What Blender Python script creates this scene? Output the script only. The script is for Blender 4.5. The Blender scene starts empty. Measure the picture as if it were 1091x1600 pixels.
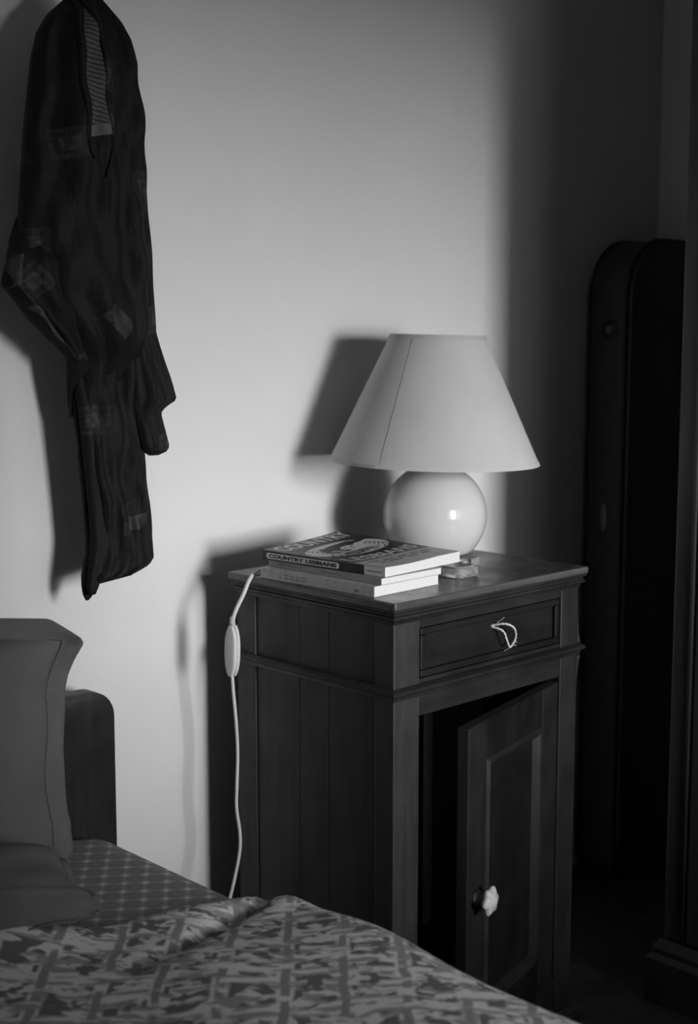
import bpy, bmesh, math, random
from mathutils import Vector, Matrix
random.seed(7)
scene = bpy.context.scene
PI = math.pi

# ------------------------------------------------------------------ camera
cam_d = bpy.data.cameras.new('camera'); cam = bpy.data.objects.new('camera', cam_d)
scene.collection.objects.link(cam); scene.camera = cam
cam_d.sensor_fit = 'VERTICAL'; cam_d.sensor_height = 36.0; cam_d.lens = 2150.0 / 1600.0 * 36.0
cam.location = (-1.428, -1.861, 1.245)
_a = math.radians(46.0); _p = math.atan(280.0 / 2150.0)
_f = Vector((math.cos(_a) * math.cos(_p), math.sin(_a) * math.cos(_p), -math.sin(_p)))
cam.rotation_euler = _f.to_track_quat('-Z', 'Y').to_euler()
cam_d.dof.use_dof = True; cam_d.dof.focus_distance = 2.08; cam_d.dof.aperture_fstop = 3.4
cam_d.clip_start = 0.02

# ------------------------------------------------------------------ world: even grey sky
world = bpy.data.worlds.new('overcast_sky'); scene.world = world; world.use_nodes = True
bg = world.node_tree.nodes['Background']
bg.inputs[0].default_value = (1, 1, 1, 1); bg.inputs[1].default_value = 3.0

# ------------------------------------------------------------------ daylight from the bright gap of sky outside the window
ld = bpy.data.lights.new('daylight_outside', 'AREA'); ld.shape = 'RECTANGLE'
ld.size = 1.0; ld.size_y = 1.5; ld.energy = 305.0; ld.color = (1, 1, 1)
lo = bpy.data.objects.new('daylight_outside', ld); scene.collection.objects.link(lo)
lo.location = (-0.31, -6.0, 1.53)
lo.rotation_euler = (Vector((0.39, -0.2, 0.95)) - Vector(lo.location)).to_track_quat('-Z', 'Y').to_euler()

vs = scene.view_settings
vs.view_transform = 'Standard'; vs.look = 'None'; vs.exposure = 0.0; vs.gamma = 1.0
vs.use_curve_mapping = False

# ------------------------------------------------------------------ materials (all neutral greys: black and white film)
def new_mat(name):
    m = bpy.data.materials.new(name); m.use_nodes = True
    nt = m.node_tree; b = nt.nodes['Principled BSDF']
    return m, nt, b
def grey(v): return (v, v, v, 1.0)
def coords(nt, scale=(1, 1, 1), rot=(0, 0, 0)):
    tc = nt.nodes.new('ShaderNodeTexCoord'); mp = nt.nodes.new('ShaderNodeMapping')
    mp.inputs['Scale'].default_value = scale; mp.inputs['Rotation'].default_value = rot
    nt.links.new(tc.outputs['Object'], mp.inputs['Vector']); return mp.outputs['Vector']
def noise(nt, vec, scale, detail=4, rough=0.55, dist=0.0):
    n = nt.nodes.new('ShaderNodeTexNoise'); n.inputs['Scale'].default_value = scale
    n.inputs['Detail'].default_value = detail; n.inputs['Roughness'].default_value = rough
    n.inputs['Distortion'].default_value = dist
    nt.links.new(vec, n.inputs['Vector']); return n.outputs['Fac']
def ramp(nt, fac, stops, interp='LINEAR'):
    r = nt.nodes.new('ShaderNodeValToRGB'); r.color_ramp.interpolation = interp
    e = r.color_ramp.elements
    while len(e) < len(stops): e.new(0.5)
    for el, (p, v) in zip(e, stops): el.position = p; el.color = grey(v)
    nt.links.new(fac, r.inputs['Fac']); return r.outputs['Color']
def mathn(nt, op, a, b=None):
    n = nt.nodes.new('ShaderNodeMath'); n.operation = op
    for i, v in enumerate((a, b)):
        if v is None: continue
        if isinstance(v, (int, float)): n.inputs[i].default_value = v
        else: nt.links.new(v, n.inputs[i])
    return n.outputs[0]
def mixc(nt, fac, a, b, mode='MIX'):
    n = nt.nodes.new('ShaderNodeMix'); n.data_type = 'RGBA'; n.blend_type = mode
    for s, v in ((0, fac), (6, a), (7, b)):
        if isinstance(v, (int, float)):
            n.inputs[s].default_value = v if s == 0 else grey(v)
        else: nt.links.new(v, n.inputs[s])
    return n.outputs[2]
def bump(nt, b, height, strength=0.2, dist=0.01):
    n = nt.nodes.new('ShaderNodeBump'); n.inputs['Strength'].default_value = strength
    n.inputs['Distance'].default_value = dist
    nt.links.new(height, n.inputs['Height']); nt.links.new(n.outputs['Normal'], b.inputs['Normal'])
def plain(name, v, rough=0.6, spec=0.4, var=0.0, vscale=30, bmp=0.0, bscale=200):
    m, nt, b = new_mat(name)
    b.inputs['Base Color'].default_value = grey(v); b.inputs['Roughness'].default_value = rough
    b.inputs['Specular IOR Level'].default_value = spec
    if var or bmp: vec = coords(nt)
    if var:
        f = noise(nt, vec, vscale)
        nt.links.new(ramp(nt, f, [(0.3, v * (1 - var)), (0.7, v * (1 + var))]), b.inputs['Base Color'])
    if bmp: bump(nt, b, noise(nt, vec, bscale, 3), bmp, 0.002)
    return m
def wood(name, v, axis='Z', rough=0.42, spec=0.45, var=0.45):
    m, nt, b = new_mat(name)
    s = {'X': (1.5, 28, 28), 'Y': (28, 1.5, 28), 'Z': (28, 28, 1.5)}[axis]
    vec = coords(nt, s)
    f1 = noise(nt, vec, 1.6, 6, 0.62, 0.6); f2 = noise(nt, vec, 9.0, 3, 0.6)
    f = mathn(nt, 'ADD', mathn(nt, 'MULTIPLY', f1, 0.7), mathn(nt, 'MULTIPLY', f2, 0.3))
    col = ramp(nt, f, [(0.32, v * (1 - var)), (0.5, v), (0.68, v * (1 + var))])
    nt.links.new(col, b.inputs['Base Color'])
    vec2 = coords(nt)
    b.inputs['Specular IOR Level'].default_value = spec
    rr = ramp(nt, noise(nt, vec2, 14, 4), [(0.3, rough - 0.08), (0.75, rough + 0.16)])
    nt.links.new(rr, b.inputs['Roughness'])
    bump(nt, b, f, 0.25, 0.0015)
    return m

# plaster wall
def plaster(name, v):
    m, nt, b = new_mat(name); vec = coords(nt)
    n1 = noise(nt, vec, 2.2, 5, 0.6); n2 = noise(nt, vec, 60, 4, 0.6)
    nt.links.new(ramp(nt, n1, [(0.3, v * 0.965), (0.7, v * 1.03)]), b.inputs['Base Color'])
    b.inputs['Roughness'].default_value = 0.9; b.inputs['Specular IOR Level'].default_value = 0.15
    bump(nt, b, n2, 0.12, 0.002); return m
M = {}
M['wall'] = plaster('wall_plaster', 0.66)
M['wall2'] = plaster('wall_plaster_side', 0.64)
M['wall3'] = plaster('wall_plaster_white', 0.82)
M['ceiling'] = plain('ceiling_paint', 0.8, 0.9, 0.1)
M['floor'] = wood('floor_boards', 0.022, 'Y', 0.5)
M['win'] = plain('window_paint', 0.55, 0.5)
M['shutter'] = plain('added_shutter_slats', 0.22, 0.6)
M['ns_post'] = wood('nightstand_post_wood', 0.028, 'Z', 0.45)
M['ns_side'] = wood('nightstand_side_wood', 0.026, 'Z', 0.5)
M['ns_rail'] = wood('nightstand_rail_wood', 0.014, 'X', 0.42)
M['ns_draw'] = wood('nightstand_drawer_wood', 0.006, 'X', 0.5, 0.3)
M['ns_door'] = wood('nightstand_door_wood', 0.006, 'Z', 0.45)
M['ns_stile'] = wood('nightstand_stile_wood', 0.013, 'Z', 0.45)
M['ns_post2'] = wood('nightstand_post_wood_dark', 0.016, 'Z', 0.45)
M['ns_top'] = wood('nightstand_top_varnish', 0.075, 'X', 0.26, 0.6)
M['ns_mould'] = wood('nightstand_moulding_wood', 0.016, 'X', 0.4)
M['ns_mouldy'] = wood('nightstand_side_moulding_wood', 0.034, 'Y', 0.4)
M['ns_in'] = plain('nightstand_inside_wood', 0.010, 0.8, 0.2)
M['string'] = plain('string_twist', 0.55, 0.9, 0.1, 0.2, 300)
M['porcelain'] = plain('porcelain_knob', 0.62, 0.15, 0.5)
M['ball'] = plain('ceramic_glaze', 0.60, 0.06, 0.5, 0.03, 6)
M['brass'] = plain('lamp_fitting_metal', 0.35, 0.35, 0.5)
M['plastic'] = plain('ivory_plastic', 0.62, 0.4, 0.4)
M['plastic2'] = plain('ivory_plastic_edge', 0.45, 0.4, 0.4)
M['bulb'] = plain('bulb_glass', 0.8, 0.2, 0.5)
# shade fabric: paper laminated cloth
def shade_mat():
    m, nt, b = new_mat('lampshade_cloth')
    vec = coords(nt); n1 = noise(nt, vec, 9, 4, 0.6); n2 = noise(nt, vec, 350, 2)
    nt.links.new(ramp(nt, n1, [(0.25, 0.44), (0.75, 0.505)]), b.inputs['Base Color'])
    b.inputs['Roughness'].default_value = 0.85; b.inputs['Specular IOR Level'].default_value = 0.2
    bump(nt, b, n2, 0.15, 0.001); return m
M['shade'] = shade_mat()
M['shade_trim'] = plain('lampshade_binding', 0.43, 0.85, 0.2)
M['seam'] = plain('lampshade_seam', 0.34, 0.9, 0.1)
M['paper'] = plain('page_paper', 0.68, 0.9, 0.1, 0.05, 400)
M['ink'] = plain('cover_dark_ink', 0.022, 0.4, 0.4)
M['cov_light'] = plain('cover_light_print', 0.64, 0.4, 0.4, 0.04, 60)
M['cov_mid'] = plain('cover_grey_print', 0.20, 0.45, 0.4)
M['cov_tail'] = plain('cover_tail_grey', 0.50, 0.4, 0.4, 0.06, 50)
M['bk2'] = plain('book_spine_mid_grey', 0.30, 0.5, 0.4, 0.08, 60)
M['bk3'] = plain('book_spine_pale_grey', 0.42, 0.5, 0.4, 0.15, 90)
M['print'] = plain('faint_spine_print', 0.09, 0.6, 0.3)
M['headboard'] = wood('headboard_wood', 0.014, 'Z', 0.5)
M['bedwood'] = wood('bed_frame_wood', 0.035, 'Y', 0.5)
M['pillow'] = plain('pillowcase_cotton', 0.118, 0.9, 0.15, 0.06, 12, 0.25, 500)
M['pillow2'] = plain('pillowcase_cotton_lower', 0.125, 0.9, 0.15, 0.06, 12, 0.25, 500)  # same cotton as the upright pillow, a touch paler
M['stitch_shade'] = plain('pillow_seam_thread_shade', 0.055, 0.9, 0.1)  # seam thread darkened to stand in for shade in the groove
M['case'] = plain('case_shell', 0.030, 0.55, 0.4, 0.1, 40, 0.2, 500)
M['case_side'] = plain('case_side_band', 0.040, 0.6, 0.35, 0.1, 40, 0.2, 500)
M['case_edge'] = plain('case_edge_piping', 0.012, 0.5, 0.4)
M['metal'] = plain('dull_metal', 0.12, 0.35, 0.6)
M['wardrobe'] = wood('wardrobe_wood', 0.030, 'Z', 0.4)
M['wardrobe_dk'] = wood('wardrobe_panel_wood', 0.016, 'Z', 0.5)
def glass_mat():
    m, nt, b = new_mat('clear_glass')
    b.inputs['Base Color'].default_value = grey(0.9); b.inputs['Roughness'].default_value = 0.05
    b.inputs['Transmission Weight'].default_value = 0.85; b.inputs['IOR'].default_value = 1.47
    return m
M['glass'] = glass_mat()
M['smallbox'] = plain('small_box_card', 0.26, 0.7, 0.3)

# bed sheet: dark discs in a square lattice, pale stars between them
def sheet_mat():
    m, nt, b = new_mat('sheet_print')
    vec = coords(nt, (1, 1, 1), (0, 0, math.radians(38)))
    v = nt.nodes.new('ShaderNodeTexVoronoi'); v.voronoi_dimensions = '2D'
    v.inputs['Scale'].default_value = 34.0; v.inputs['Randomness'].default_value = 0.0
    nt.links.new(vec, v.inputs['Vector'])
    c = ramp(nt, v.outputs['Distance'], [(0.0, 0.24), (0.38, 0.20), (0.46, 0.30), (0.56, 0.34), (0.62, 0.66), (0.7, 0.75)])
    c = mixc(nt, mathn(nt, 'MULTIPLY', noise(nt, coords(nt), 60, 3), 0.5), c, 0.3)
    nt.links.new(c, b.inputs['Base Color'])
    b.inputs['Roughness'].default_value = 0.9; b.inputs['Specular IOR Level'].default_value = 0.1
    bump(nt, b, noise(nt, coords(nt), 400, 2), 0.2, 0.001); return m
M['sheet'] = sheet_mat()
# bedspread: loose ikat-like weave in a grid of cells
def spread_mat():
    m, nt, b = new_mat('bedspread_print')
    vec0 = coords(nt)
    vec = coords(nt, (1, 1, 1), (0, 0, math.radians(44)))      # the throw lies askew on the bed
    wob = nt.nodes.new('ShaderNodeTexNoise'); wob.inputs['Scale'].default_value = 13.0
    nt.links.new(vec, wob.inputs['Vector'])
    vm = nt.nodes.new('ShaderNodeVectorMath'); vm.operation = 'MULTIPLY_ADD'
    nt.links.new(wob.outputs['Color'], vm.inputs[0]); vm.inputs[1].default_value = (0.020, 0.034, 0)
    nt.links.new(vec, vm.inputs[2])
    sp = nt.nodes.new('ShaderNodeSeparateXYZ'); nt.links.new(vm.outputs[0], sp.inputs[0])
    X, Y = sp.outputs[0], sp.outputs[1]
    def tri(c, s, off=0.0):      # 0 at the cell border .. 0.5 at its middle
        f = mathn(nt, 'FRACT', mathn(nt, 'ADD', mathn(nt, 'DIVIDE', c, s), off + 50.0))
        return mathn(nt, 'SUBTRACT', 0.5, mathn(nt, 'ABSOLUTE', mathn(nt, 'SUBTRACT', f, 0.5)))
    def tex(su, sw, det):
        n = nt.nodes.new('ShaderNodeTexNoise'); n.inputs['Scale'].default_value = 1.0; n.inputs['Detail'].default_value = det
        mp = nt.nodes.new('ShaderNodeMapping'); mp.inputs['Scale'].default_value = (su, sw, 1)
        nt.links.new(vm.outputs[0], mp.inputs['Vector']); nt.links.new(mp.outputs['Vector'], n.inputs['Vector']); return n.outputs['Fac']
    def soft(f, lo, hi):
        mr = nt.nodes.new('ShaderNodeMapRange'); mr.clamp = True
        nt.links.new(f, mr.inputs[0]); mr.inputs[1].default_value = lo; mr.inputs[2].default_value = hi; return mr.outputs[0]
    tu = tri(X, 0.070, 0.15); tw = tri(Y, 0.086, 0.3); tw2 = tri(Y, 0.0287, 0.1)
    blob_n = tex(44, 62, 1.5); fine_n = tex(34, 120, 1.0)
    vline = mathn(nt, 'MULTIPLY', soft(tu, 0.095, 0.06), soft(tex(20, 60, 0.5), 0.38, 0.46))
    hline = mathn(nt, 'MULTIPLY', soft(tw2, 0.20, 0.10), soft(tex(30, 46, 1.0), 0.44, 0.52))
    blobs = mathn(nt, 'MULTIPLY', soft(blob_n, 0.49, 0.56), soft(tu, 0.11, 0.17))
    blobs = mathn(nt, 'MULTIPLY', blobs, soft(tw, 0.05, 0.11))
    strokes = mathn(nt, 'MULTIPLY', soft(fine_n, 0.53, 0.58), 0.6)
    dark = mathn(nt, 'MAXIMUM', mathn(nt, 'MULTIPLY', vline, 0.7), mathn(nt, 'MAXIMUM', mathn(nt, 'MULTIPLY', hline, 0.62), mathn(nt, 'MAXIMUM', strokes, mathn(nt, 'MULTIPLY', blobs, 0.9))))
    nt.links.new(mixc(nt, dark, 0.66, 0.10), b.inputs['Base Color'])
    b.inputs['Roughness'].default_value = 0.92; b.inputs['Specular IOR Level'].default_value = 0.1
    bump(nt, b, noise(nt, vec0, 420, 2), 0.25, 0.0012); return m
M['spread'] = spread_mat()
# garment: near black satin with faint squares of ornament
def garment_mat(name, rot, base=0.0095, hi=0.045, cover=0.60):
    m, nt, b = new_mat(name)
    vec = coords(nt, (1, 1, 1), (0, rot, 0))
    sp = nt.nodes.new('ShaderNodeSeparateXYZ'); nt.links.new(vec, sp.inputs[0])
    cx = nt.nodes.new('ShaderNodeCombineXYZ')
    nt.links.new(sp.outputs[0], cx.inputs[0]); nt.links.new(sp.outputs[2], cx.inputs[1])
    v = nt.nodes.new('ShaderNodeTexVoronoi'); v.voronoi_dimensions = '2D'; v.distance = 'CHEBYCHEV'
    v.inputs['Scale'].default_value = 15.0; v.inputs['Randomness'].default_value = 0.55
    nt.links.new(cx.outputs[0], v.inputs['Vector'])
    sq = ramp(nt, v.outputs['Distance'], [(0.0, 0.3), (0.12, 1.0), (0.17, 0.2), (0.30, 0.5), (0.34, 0.0)])
    sc = nt.nodes.new('ShaderNodeSeparateColor'); nt.links.new(v.outputs['Color'], sc.inputs[0])
    pick = mathn(nt, 'GREATER_THAN', sc.outputs[0], cover)
    fine = mathn(nt, 'GREATER_THAN', noise(nt, cx.outputs[0], 120, 1), 0.5)
    f = mathn(nt, 'MULTIPLY', mathn(nt, 'MULTIPLY', sq, pick), mathn(nt, 'ADD', mathn(nt, 'MULTIPLY', fine, 0.5), 0.5))
    nt.links.new(mixc(nt, f, base, hi), b.inputs['Base Color'])
    b.inputs['Roughness'].default_value = 0.7; b.inputs['Specular IOR Level'].default_value = 0.16
    bump(nt, b, noise(nt, coords(nt, (1, 1, 0.45)), 42, 4), 0.6, 0.008); return m
M['garment'] = garment_mat('garment_satin', math.radians(8))
M['garment_sl'] = garment_mat('garment_sleeve_satin', math.radians(42), 0.008, 0.045, 0.5)
M['garment_tail'] = garment_mat('garment_tail_satin', math.radians(4), 0.008, 0.024, 0.75)
def stripe_mat():
    m, nt, b = new_mat('lining_stripes')
    vec = coords(nt, (1, 1, 1), (0, math.radians(-14), 0))
    w = nt.nodes.new('ShaderNodeTexWave'); w.bands_direction = 'Z'; w.inputs['Scale'].default_value = 50.0
    w.inputs['Distortion'].default_value = 1.5; w.inputs['Detail'].default_value = 1.0; w.inputs['Detail Scale'].default_value = 3
    nt.links.new(vec, w.inputs['Vector'])
    nt.links.new(ramp(nt, w.outputs['Fac'], [(0.35, 0.02), (0.6, 0.075)]), b.inputs['Base Color'])
    b.inputs['Roughness'].default_value = 0.8; return m
M['stripes'] = stripe_mat()
M['band'] = plain('lining_band', 0.11, 0.8, 0.2, 0.1, 80)
M['hempale'] = plain('pale_hem_print', 0.05, 0.8, 0.2, 0.4, 90)
M['bandprint'] = plain('printed_band', 0.018, 0.6, 0.3, 0.5, 120)
M['squareprint'] = plain('printed_square', 0.022, 0.6, 0.3, 0.3, 120)

# ------------------------------------------------------------------ mesh helpers
C = scene.collection
class MB:
    def __init__(s): s.v = []; s.f = []
    def add(s, vs_, fs_):
        o = len(s.v); s.v += [tuple(v) for v in vs_]; s.f += [tuple(i + o for i in f) for f in fs_]; return s
    def box(s, x0, x1, y0, y1, z0, z1):
        v = [(x, y, z) for z in (z0, z1) for y in (y0, y1) for x in (x0, x1)]
        return s.add(v, [(0, 2, 3, 1), (4, 5, 7, 6), (0, 1, 5, 4), (2, 6, 7, 3), (0, 4, 6, 2), (1, 3, 7, 5)])
    def prism(s, poly, fn, a, b):
        n = len(poly)
        v = [fn(p, q, a) for p, q in poly] + [fn(p, q, b) for p, q in poly]
        fs_ = [tuple(range(n))[::-1], tuple(range(n, 2 * n))] + [(i, (i + 1) % n, n + (i + 1) % n, n + i) for i in range(n)]
        return s.add(v, fs_)
    def lathe(s, prof, cx, cy, n=48, closed=False):
        v = []; fs_ = []
        for r, z in prof:
            for k in range(n):
                t = 2 * PI * k / n; v.append((cx + r * math.cos(t), cy + r * math.sin(t), z))
        m = len(prof)
        for i in range(m if closed else m - 1):
            j = (i + 1) % m
            for k in range(n):
                k2 = (k + 1) % n
                fs_.append((i * n + k, i * n + k2, j * n + k2, j * n + k))
        if not closed:
            fs_.append(tuple(range(n))[::-1]); fs_.append(tuple(range((m - 1) * n, m * n)))
        return s.add(v, fs_)
    def tube(s, pts, rad, n=10, cap=True):
        pts = [Vector(p) for p in pts]; m = len(pts); v = []; fs_ = []
        R = rad if isinstance(rad, (list, tuple)) else [rad] * m
        prev = None
        for i, p in enumerate(pts):
            d = (pts[min(i + 1, m - 1)] - pts[max(i - 1, 0)]).normalized()
            if prev is None:
                a = d.orthogonal().normalized()
            else:
                a = (prev - d * prev.dot(d)).normalized()
            prev = a; b = d.cross(a)
            for k in range(n):
                t = 2 * PI * k / n; v.append(p + (a * math.cos(t) + b * math.sin(t)) * R[i])
        for i in range(m - 1):
            for k in range(n):
                k2 = (k + 1) % n; fs_.append((i * n + k, i * n + k2, (i + 1) * n + k2, (i + 1) * n + k))
        if cap: fs_ += [tuple(range(n))[::-1], tuple(range((m - 1) * n, m * n))]
        return s.add(v, fs_)
    def grid(s, fn, nu, nv):
        v = [fn(i / nu, j / nv) for j in range(nv + 1) for i in range(nu + 1)]
        fs_ = [(j * (nu + 1) + i, j * (nu + 1) + i + 1, (j + 1) * (nu + 1) + i + 1, (j + 1) * (nu + 1) + i) for j in range(nv) for i in range(nu)]
        return s.add(v, fs_)
    def build(s, name, mat, parent=None, bevel=0.0, smooth=False, seg=2, xf=None):
        off = Vector((0, 0, 0)); q = parent
        while q is not None: off += q.location; q = q.parent
        bm = bmesh.new()
        vv = [bm.verts.new((xf @ Vector(p) if xf else Vector(p)) - off) for p in s.v]
        for f in s.f:
            try: bm.faces.new([vv[i] for i in f])
            except ValueError: pass
        bmesh.ops.recalc_face_normals(bm, faces=bm.faces)
        if bevel:
            es = [e for e in bm.edges if len(e.link_faces) == 2 and e.calc_face_angle(0) > 0.6]
            bmesh.ops.bevel(bm, geom=es, offset=bevel, segments=seg, affect='EDGES', profile=0.5, clamp_overlap=True)
        me = bpy.data.meshes.new(name); bm.to_mesh(me); bm.free()
        me.materials.append(M[mat])
        if smooth:
            for p in me.polygons: p.use_smooth = True
        o = bpy.data.objects.new(name, me); C.objects.link(o)
        if parent is not None: o.parent = parent
        if smooth == 'auto':
            try:
                bmx = bmesh.new(); bmx.from_mesh(me)
                for e in bmx.edges:
                    if len(e.link_faces) == 2 and e.calc_face_angle(0) > math.radians(38): e.smooth = False
                bmx.to_mesh(me); bmx.free()
            except Exception: pass
        return o
def thing(name, loc, label, cat, group=None):
    o = bpy.data.objects.new(name, None); C.objects.link(o); o.location = loc; o.empty_display_size = 0.05
    o['label'] = label; o['category'] = cat
    if group: o['group'] = group
    return o
def struct(o): o['kind'] = 'structure'; return o
def catmull(pts, n=8):
    P = [Vector(p) for p in pts]; P = [2 * P[0] - P[1]] + P + [2 * P[-1] - P[-2]]; out = []
    for i in range(1, len(P) - 2):
        for k in range(n):
            t = k / n; a, b, c, d = P[i - 1], P[i], P[i + 1], P[i + 2]
            out.append(0.5 * ((2 * b) + (c - a) * t + (2 * a - 5 * b + 4 * c - d) * t * t + (3 * b - a - 3 * c + d) * t ** 3))
    out.append(P[-2]); return out
def interp_rows(rows, z):
    rs = sorted(rows)
    if z <= rs[0][0]: return rs[0][1:]
    for a, b in zip(rs, rs[1:]):
        if a[0] <= z <= b[0]:
            t = (z - a[0]) / (b[0] - a[0] + 1e-9); return tuple(p + (q - p) * t for p, q in zip(a[1:], b[1:]))
    return rs[-1][1:]

# ================================================================== THE ROOM
XL, XR, YF, ZC = -1.75, 1.375, -2.25, 2.6
def lab(o, label): o['label'] = label; return o
o = struct(MB().box(XL - .1, XR + .1, 0, .12, -.1, ZC + .1).build('wall_back', 'wall')); lab(o, 'pale plaster wall behind the lamp and nightstand')
o = struct(MB().box(XR, XR + .1, YF - .15, 0, -.1, ZC + .1).build('wall_right', 'wall2')); lab(o, 'shadowed side wall behind the wardrobe')
o = struct(MB().box(XL - .1, XL, YF - .15, 0, -.1, ZC + .1).build('wall_left', 'wall3')); lab(o, 'plaster side wall on the far side of the bed')
o = struct(MB().box(XL, XR, YF - .15, 0, -.1, 0).build('floor', 'floor')); lab(o, 'dark wooden floor below the nightstand')
o = struct(MB().box(XL, XR, YF - .15, 0, ZC, ZC + .1).build('ceiling', 'ceiling')); lab(o, 'plain ceiling of the room')
# window wall, with an unseen roller shutter added to dim the upper back wall
WX0, WX1, WZ0, WZ1 = -0.41, 0.80, 0.75, 2.2  # left jamb and sill set to imitate lens falloff on the wall
w = MB(); w.box(XL, WX0, YF - .15, YF, 0, ZC); w.box(WX1, XR, YF - .15, YF, 0, ZC)
w.box(WX0, WX1, YF - .15, YF, WZ1, ZC); w.box(WX0, WX1, YF - .15, YF, 0, WZ0)
o = struct(w.build('wall_front', 'wall3')); lab(o, 'window wall opposite the bed')
wf = MB(); wf.box(WX0, WX0 + .05, YF - .14, YF - .07, WZ0, WZ1); wf.box(WX1 - .05, WX1, YF - .14, YF - .07, WZ0, WZ1)
wf.box(WX0 + .05, WX1 - .05, YF - .14, YF - .07, WZ1 - .05, WZ1); wf.box(WX0 - .03, WX1 + .03, YF - .16, YF + .03, WZ0 - .02, WZ0 + .002)
o = struct(wf.build('window_1', 'win', None, .004)); lab(o, 'window frame with an added roller shutter that dims the upper back wall')
SH = 1.47
slat = None
nsl = 13; pitch = (WZ1 - .05 - SH) / nsl
for i in range(nsl):
    if slat is None:
        slat = MB().box(WX0 + .051, WX1 - .051, YF - .125, YF - .105, SH, SH + pitch - .0001).build('added_shutter_slat', 'shutter', o, .0015)
    else:
        c = slat.copy(); C.objects.link(c); c.parent = o; c.location = (0, 0, i * pitch)

# ================================================================== NIGHTSTAND
NX0, NX1, NY0, NY1 = .012, .466, -.466, -.10          # body
ns = thing('nightstand', (.24, -.28, 0), 'dark antique wooden nightstand with drawer and half-open cupboard door', 'nightstand')
top = MB().box(0, .475, -.48, -.09, .838, .850).build('top', 'ns_top', ns, .003)
top['label'] = 'varnished table top with worn moulded edge'
# moulded edge under the top: stepped profile swept round three sides
def edge_mould(name, prof, x0, x1, y0, y1, parent):
    """prof: list of (outset, z); mitred round the left, front and right sides, open at the back"""
    m = MB(); n = len(prof); v = []
    for d, z in prof:
        v += [(x0 - d, y1, z), (x0 - d, y0 - d, z), (x1 + d, y0 - d, z), (x1 + d, y1, z)]
    f = []
    for i in range(n):
        j = (i + 1) % n
        for k in range(3): f.append((i * 4 + k, i * 4 + k + 1, j * 4 + k + 1, j * 4 + k))
    f.append(tuple(i * 4 for i in range(n))); f.append(tuple(i * 4 + 3 for i in range(n)))
    return m.add(v, f).build(name, 'ns_mould', parent)
edge_mould('top_moulding', [(-.02, .8379), (.009, .8379), (.0095, .834), (.005, .8315), (.005, .828), (.0075, .8265), (.0075, .8225), (.002, .8195), (.001, .814), (-.02, .814)], NX0, NX1, NY0, NY1, ns)
# four posts
PW = .057
def post(x0, x1, y0, y1, mat='ns_post'):
    return MB().box(x0, x1, y0, y1, .058, .815).build('post', mat, ns, .002)
post(NX0, NX0 + PW, NY0, NY0 + .04); post(NX1 - .048, NX1, NY0, NY0 + .04, 'ns_post2')
post(NX0, NX0 + .04, NY1 - .045, NY1, 'ns_side'); post(NX1 - .04, NX1, NY1 - .045, NY1, 'ns_side')
IX0, IX1 = NX0 + PW, NX1 - .048
# sides: boards between the posts, set back a little
ya, yb = NY0 + .04, NY1 - .045
for k, (a, b) in enumerate(((ya, ya + .105), (ya + .1056, ya + .175), (ya + .1756, yb))):
    MB().box(NX0 + .004 + .0003 * (k % 2), NX0 + .016, a, b, .06, .815).build('side_board', 'ns_side', ns, .001)
for k, (a, b) in enumerate(((ya, ya + .14), (ya + .1415, yb))):
    MB().box(NX1 - .016, NX1 - .005, a, b, .06, .815).build('side_board', 'ns_side', ns, .001)
MB().box(NX0 + .04, NX1 - .04, NY1 - .014, NY1 - .004, .06, .815).build('back_panel', 'ns_in', ns)
MB().box(NX0 + .02, NX1 - .02, NY0 + .042, NY1 - .02, .675, .687).build('drawer_floor', 'ns_in', ns)
MB().box(NX0 + .02, NX1 - .02, NY0 + .042, NY1 - .02, .10, .115).build('cupboard_floor', 'ns_in', ns)
# rails of the front
MB().box(IX0, IX1, NY0 + .002, NY0 + .036, .801, .815).build('rail', 'ns_rail', ns, .001)
MB().box(IX0, IX1, NY0 + .002, NY0 + .036, .664, .722).build('rail', 'ns_rail', ns, .001)
MB().box(IX0, IX1, NY0 + .002, NY0 + .036, .060, .122).build('rail', 'ns_rail', ns, .001)
MB().box(IX0 + .001, IX1 - .001, NY0 - .003, NY0 + .006, .112, .122).build('rail_bead', 'ns_rail', ns, .0025)
# mid moulding round the carcase, between drawer and cupboard
edge_mould('middle_moulding', [(-.004, .7155), (.003, .7155), (.0095, .712), (.0095, .7065), (.004, .703), (.0025, .697), (-.004, .694)], NX0, NX1, NY0, NY1, ns)
# side flares: small curved brackets on the right post next to the moulding
def bracket(z0, sgn):
    prof = [(0, 0), (.0085, 0), (.004, sgn * .012), (.0015, sgn * .03), (0, sgn * .055)]
    return MB().prism(prof, lambda p, q, t: (NX1 + p, t, z0 + q), NY0, NY0 + .04).build('bracket', 'ns_post', ns, .0008)
bracket(.7158, 1); bracket(.6935, -1)
# plinth with a sloping cap
edge_mould('plinth', [(-.02, 0), (.014, 0), (.014, .040), (.011, .044), (.011, .050), (.004, .060), (-.02, .060)], NX0, NX1, NY0, NY1, ns)
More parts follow.
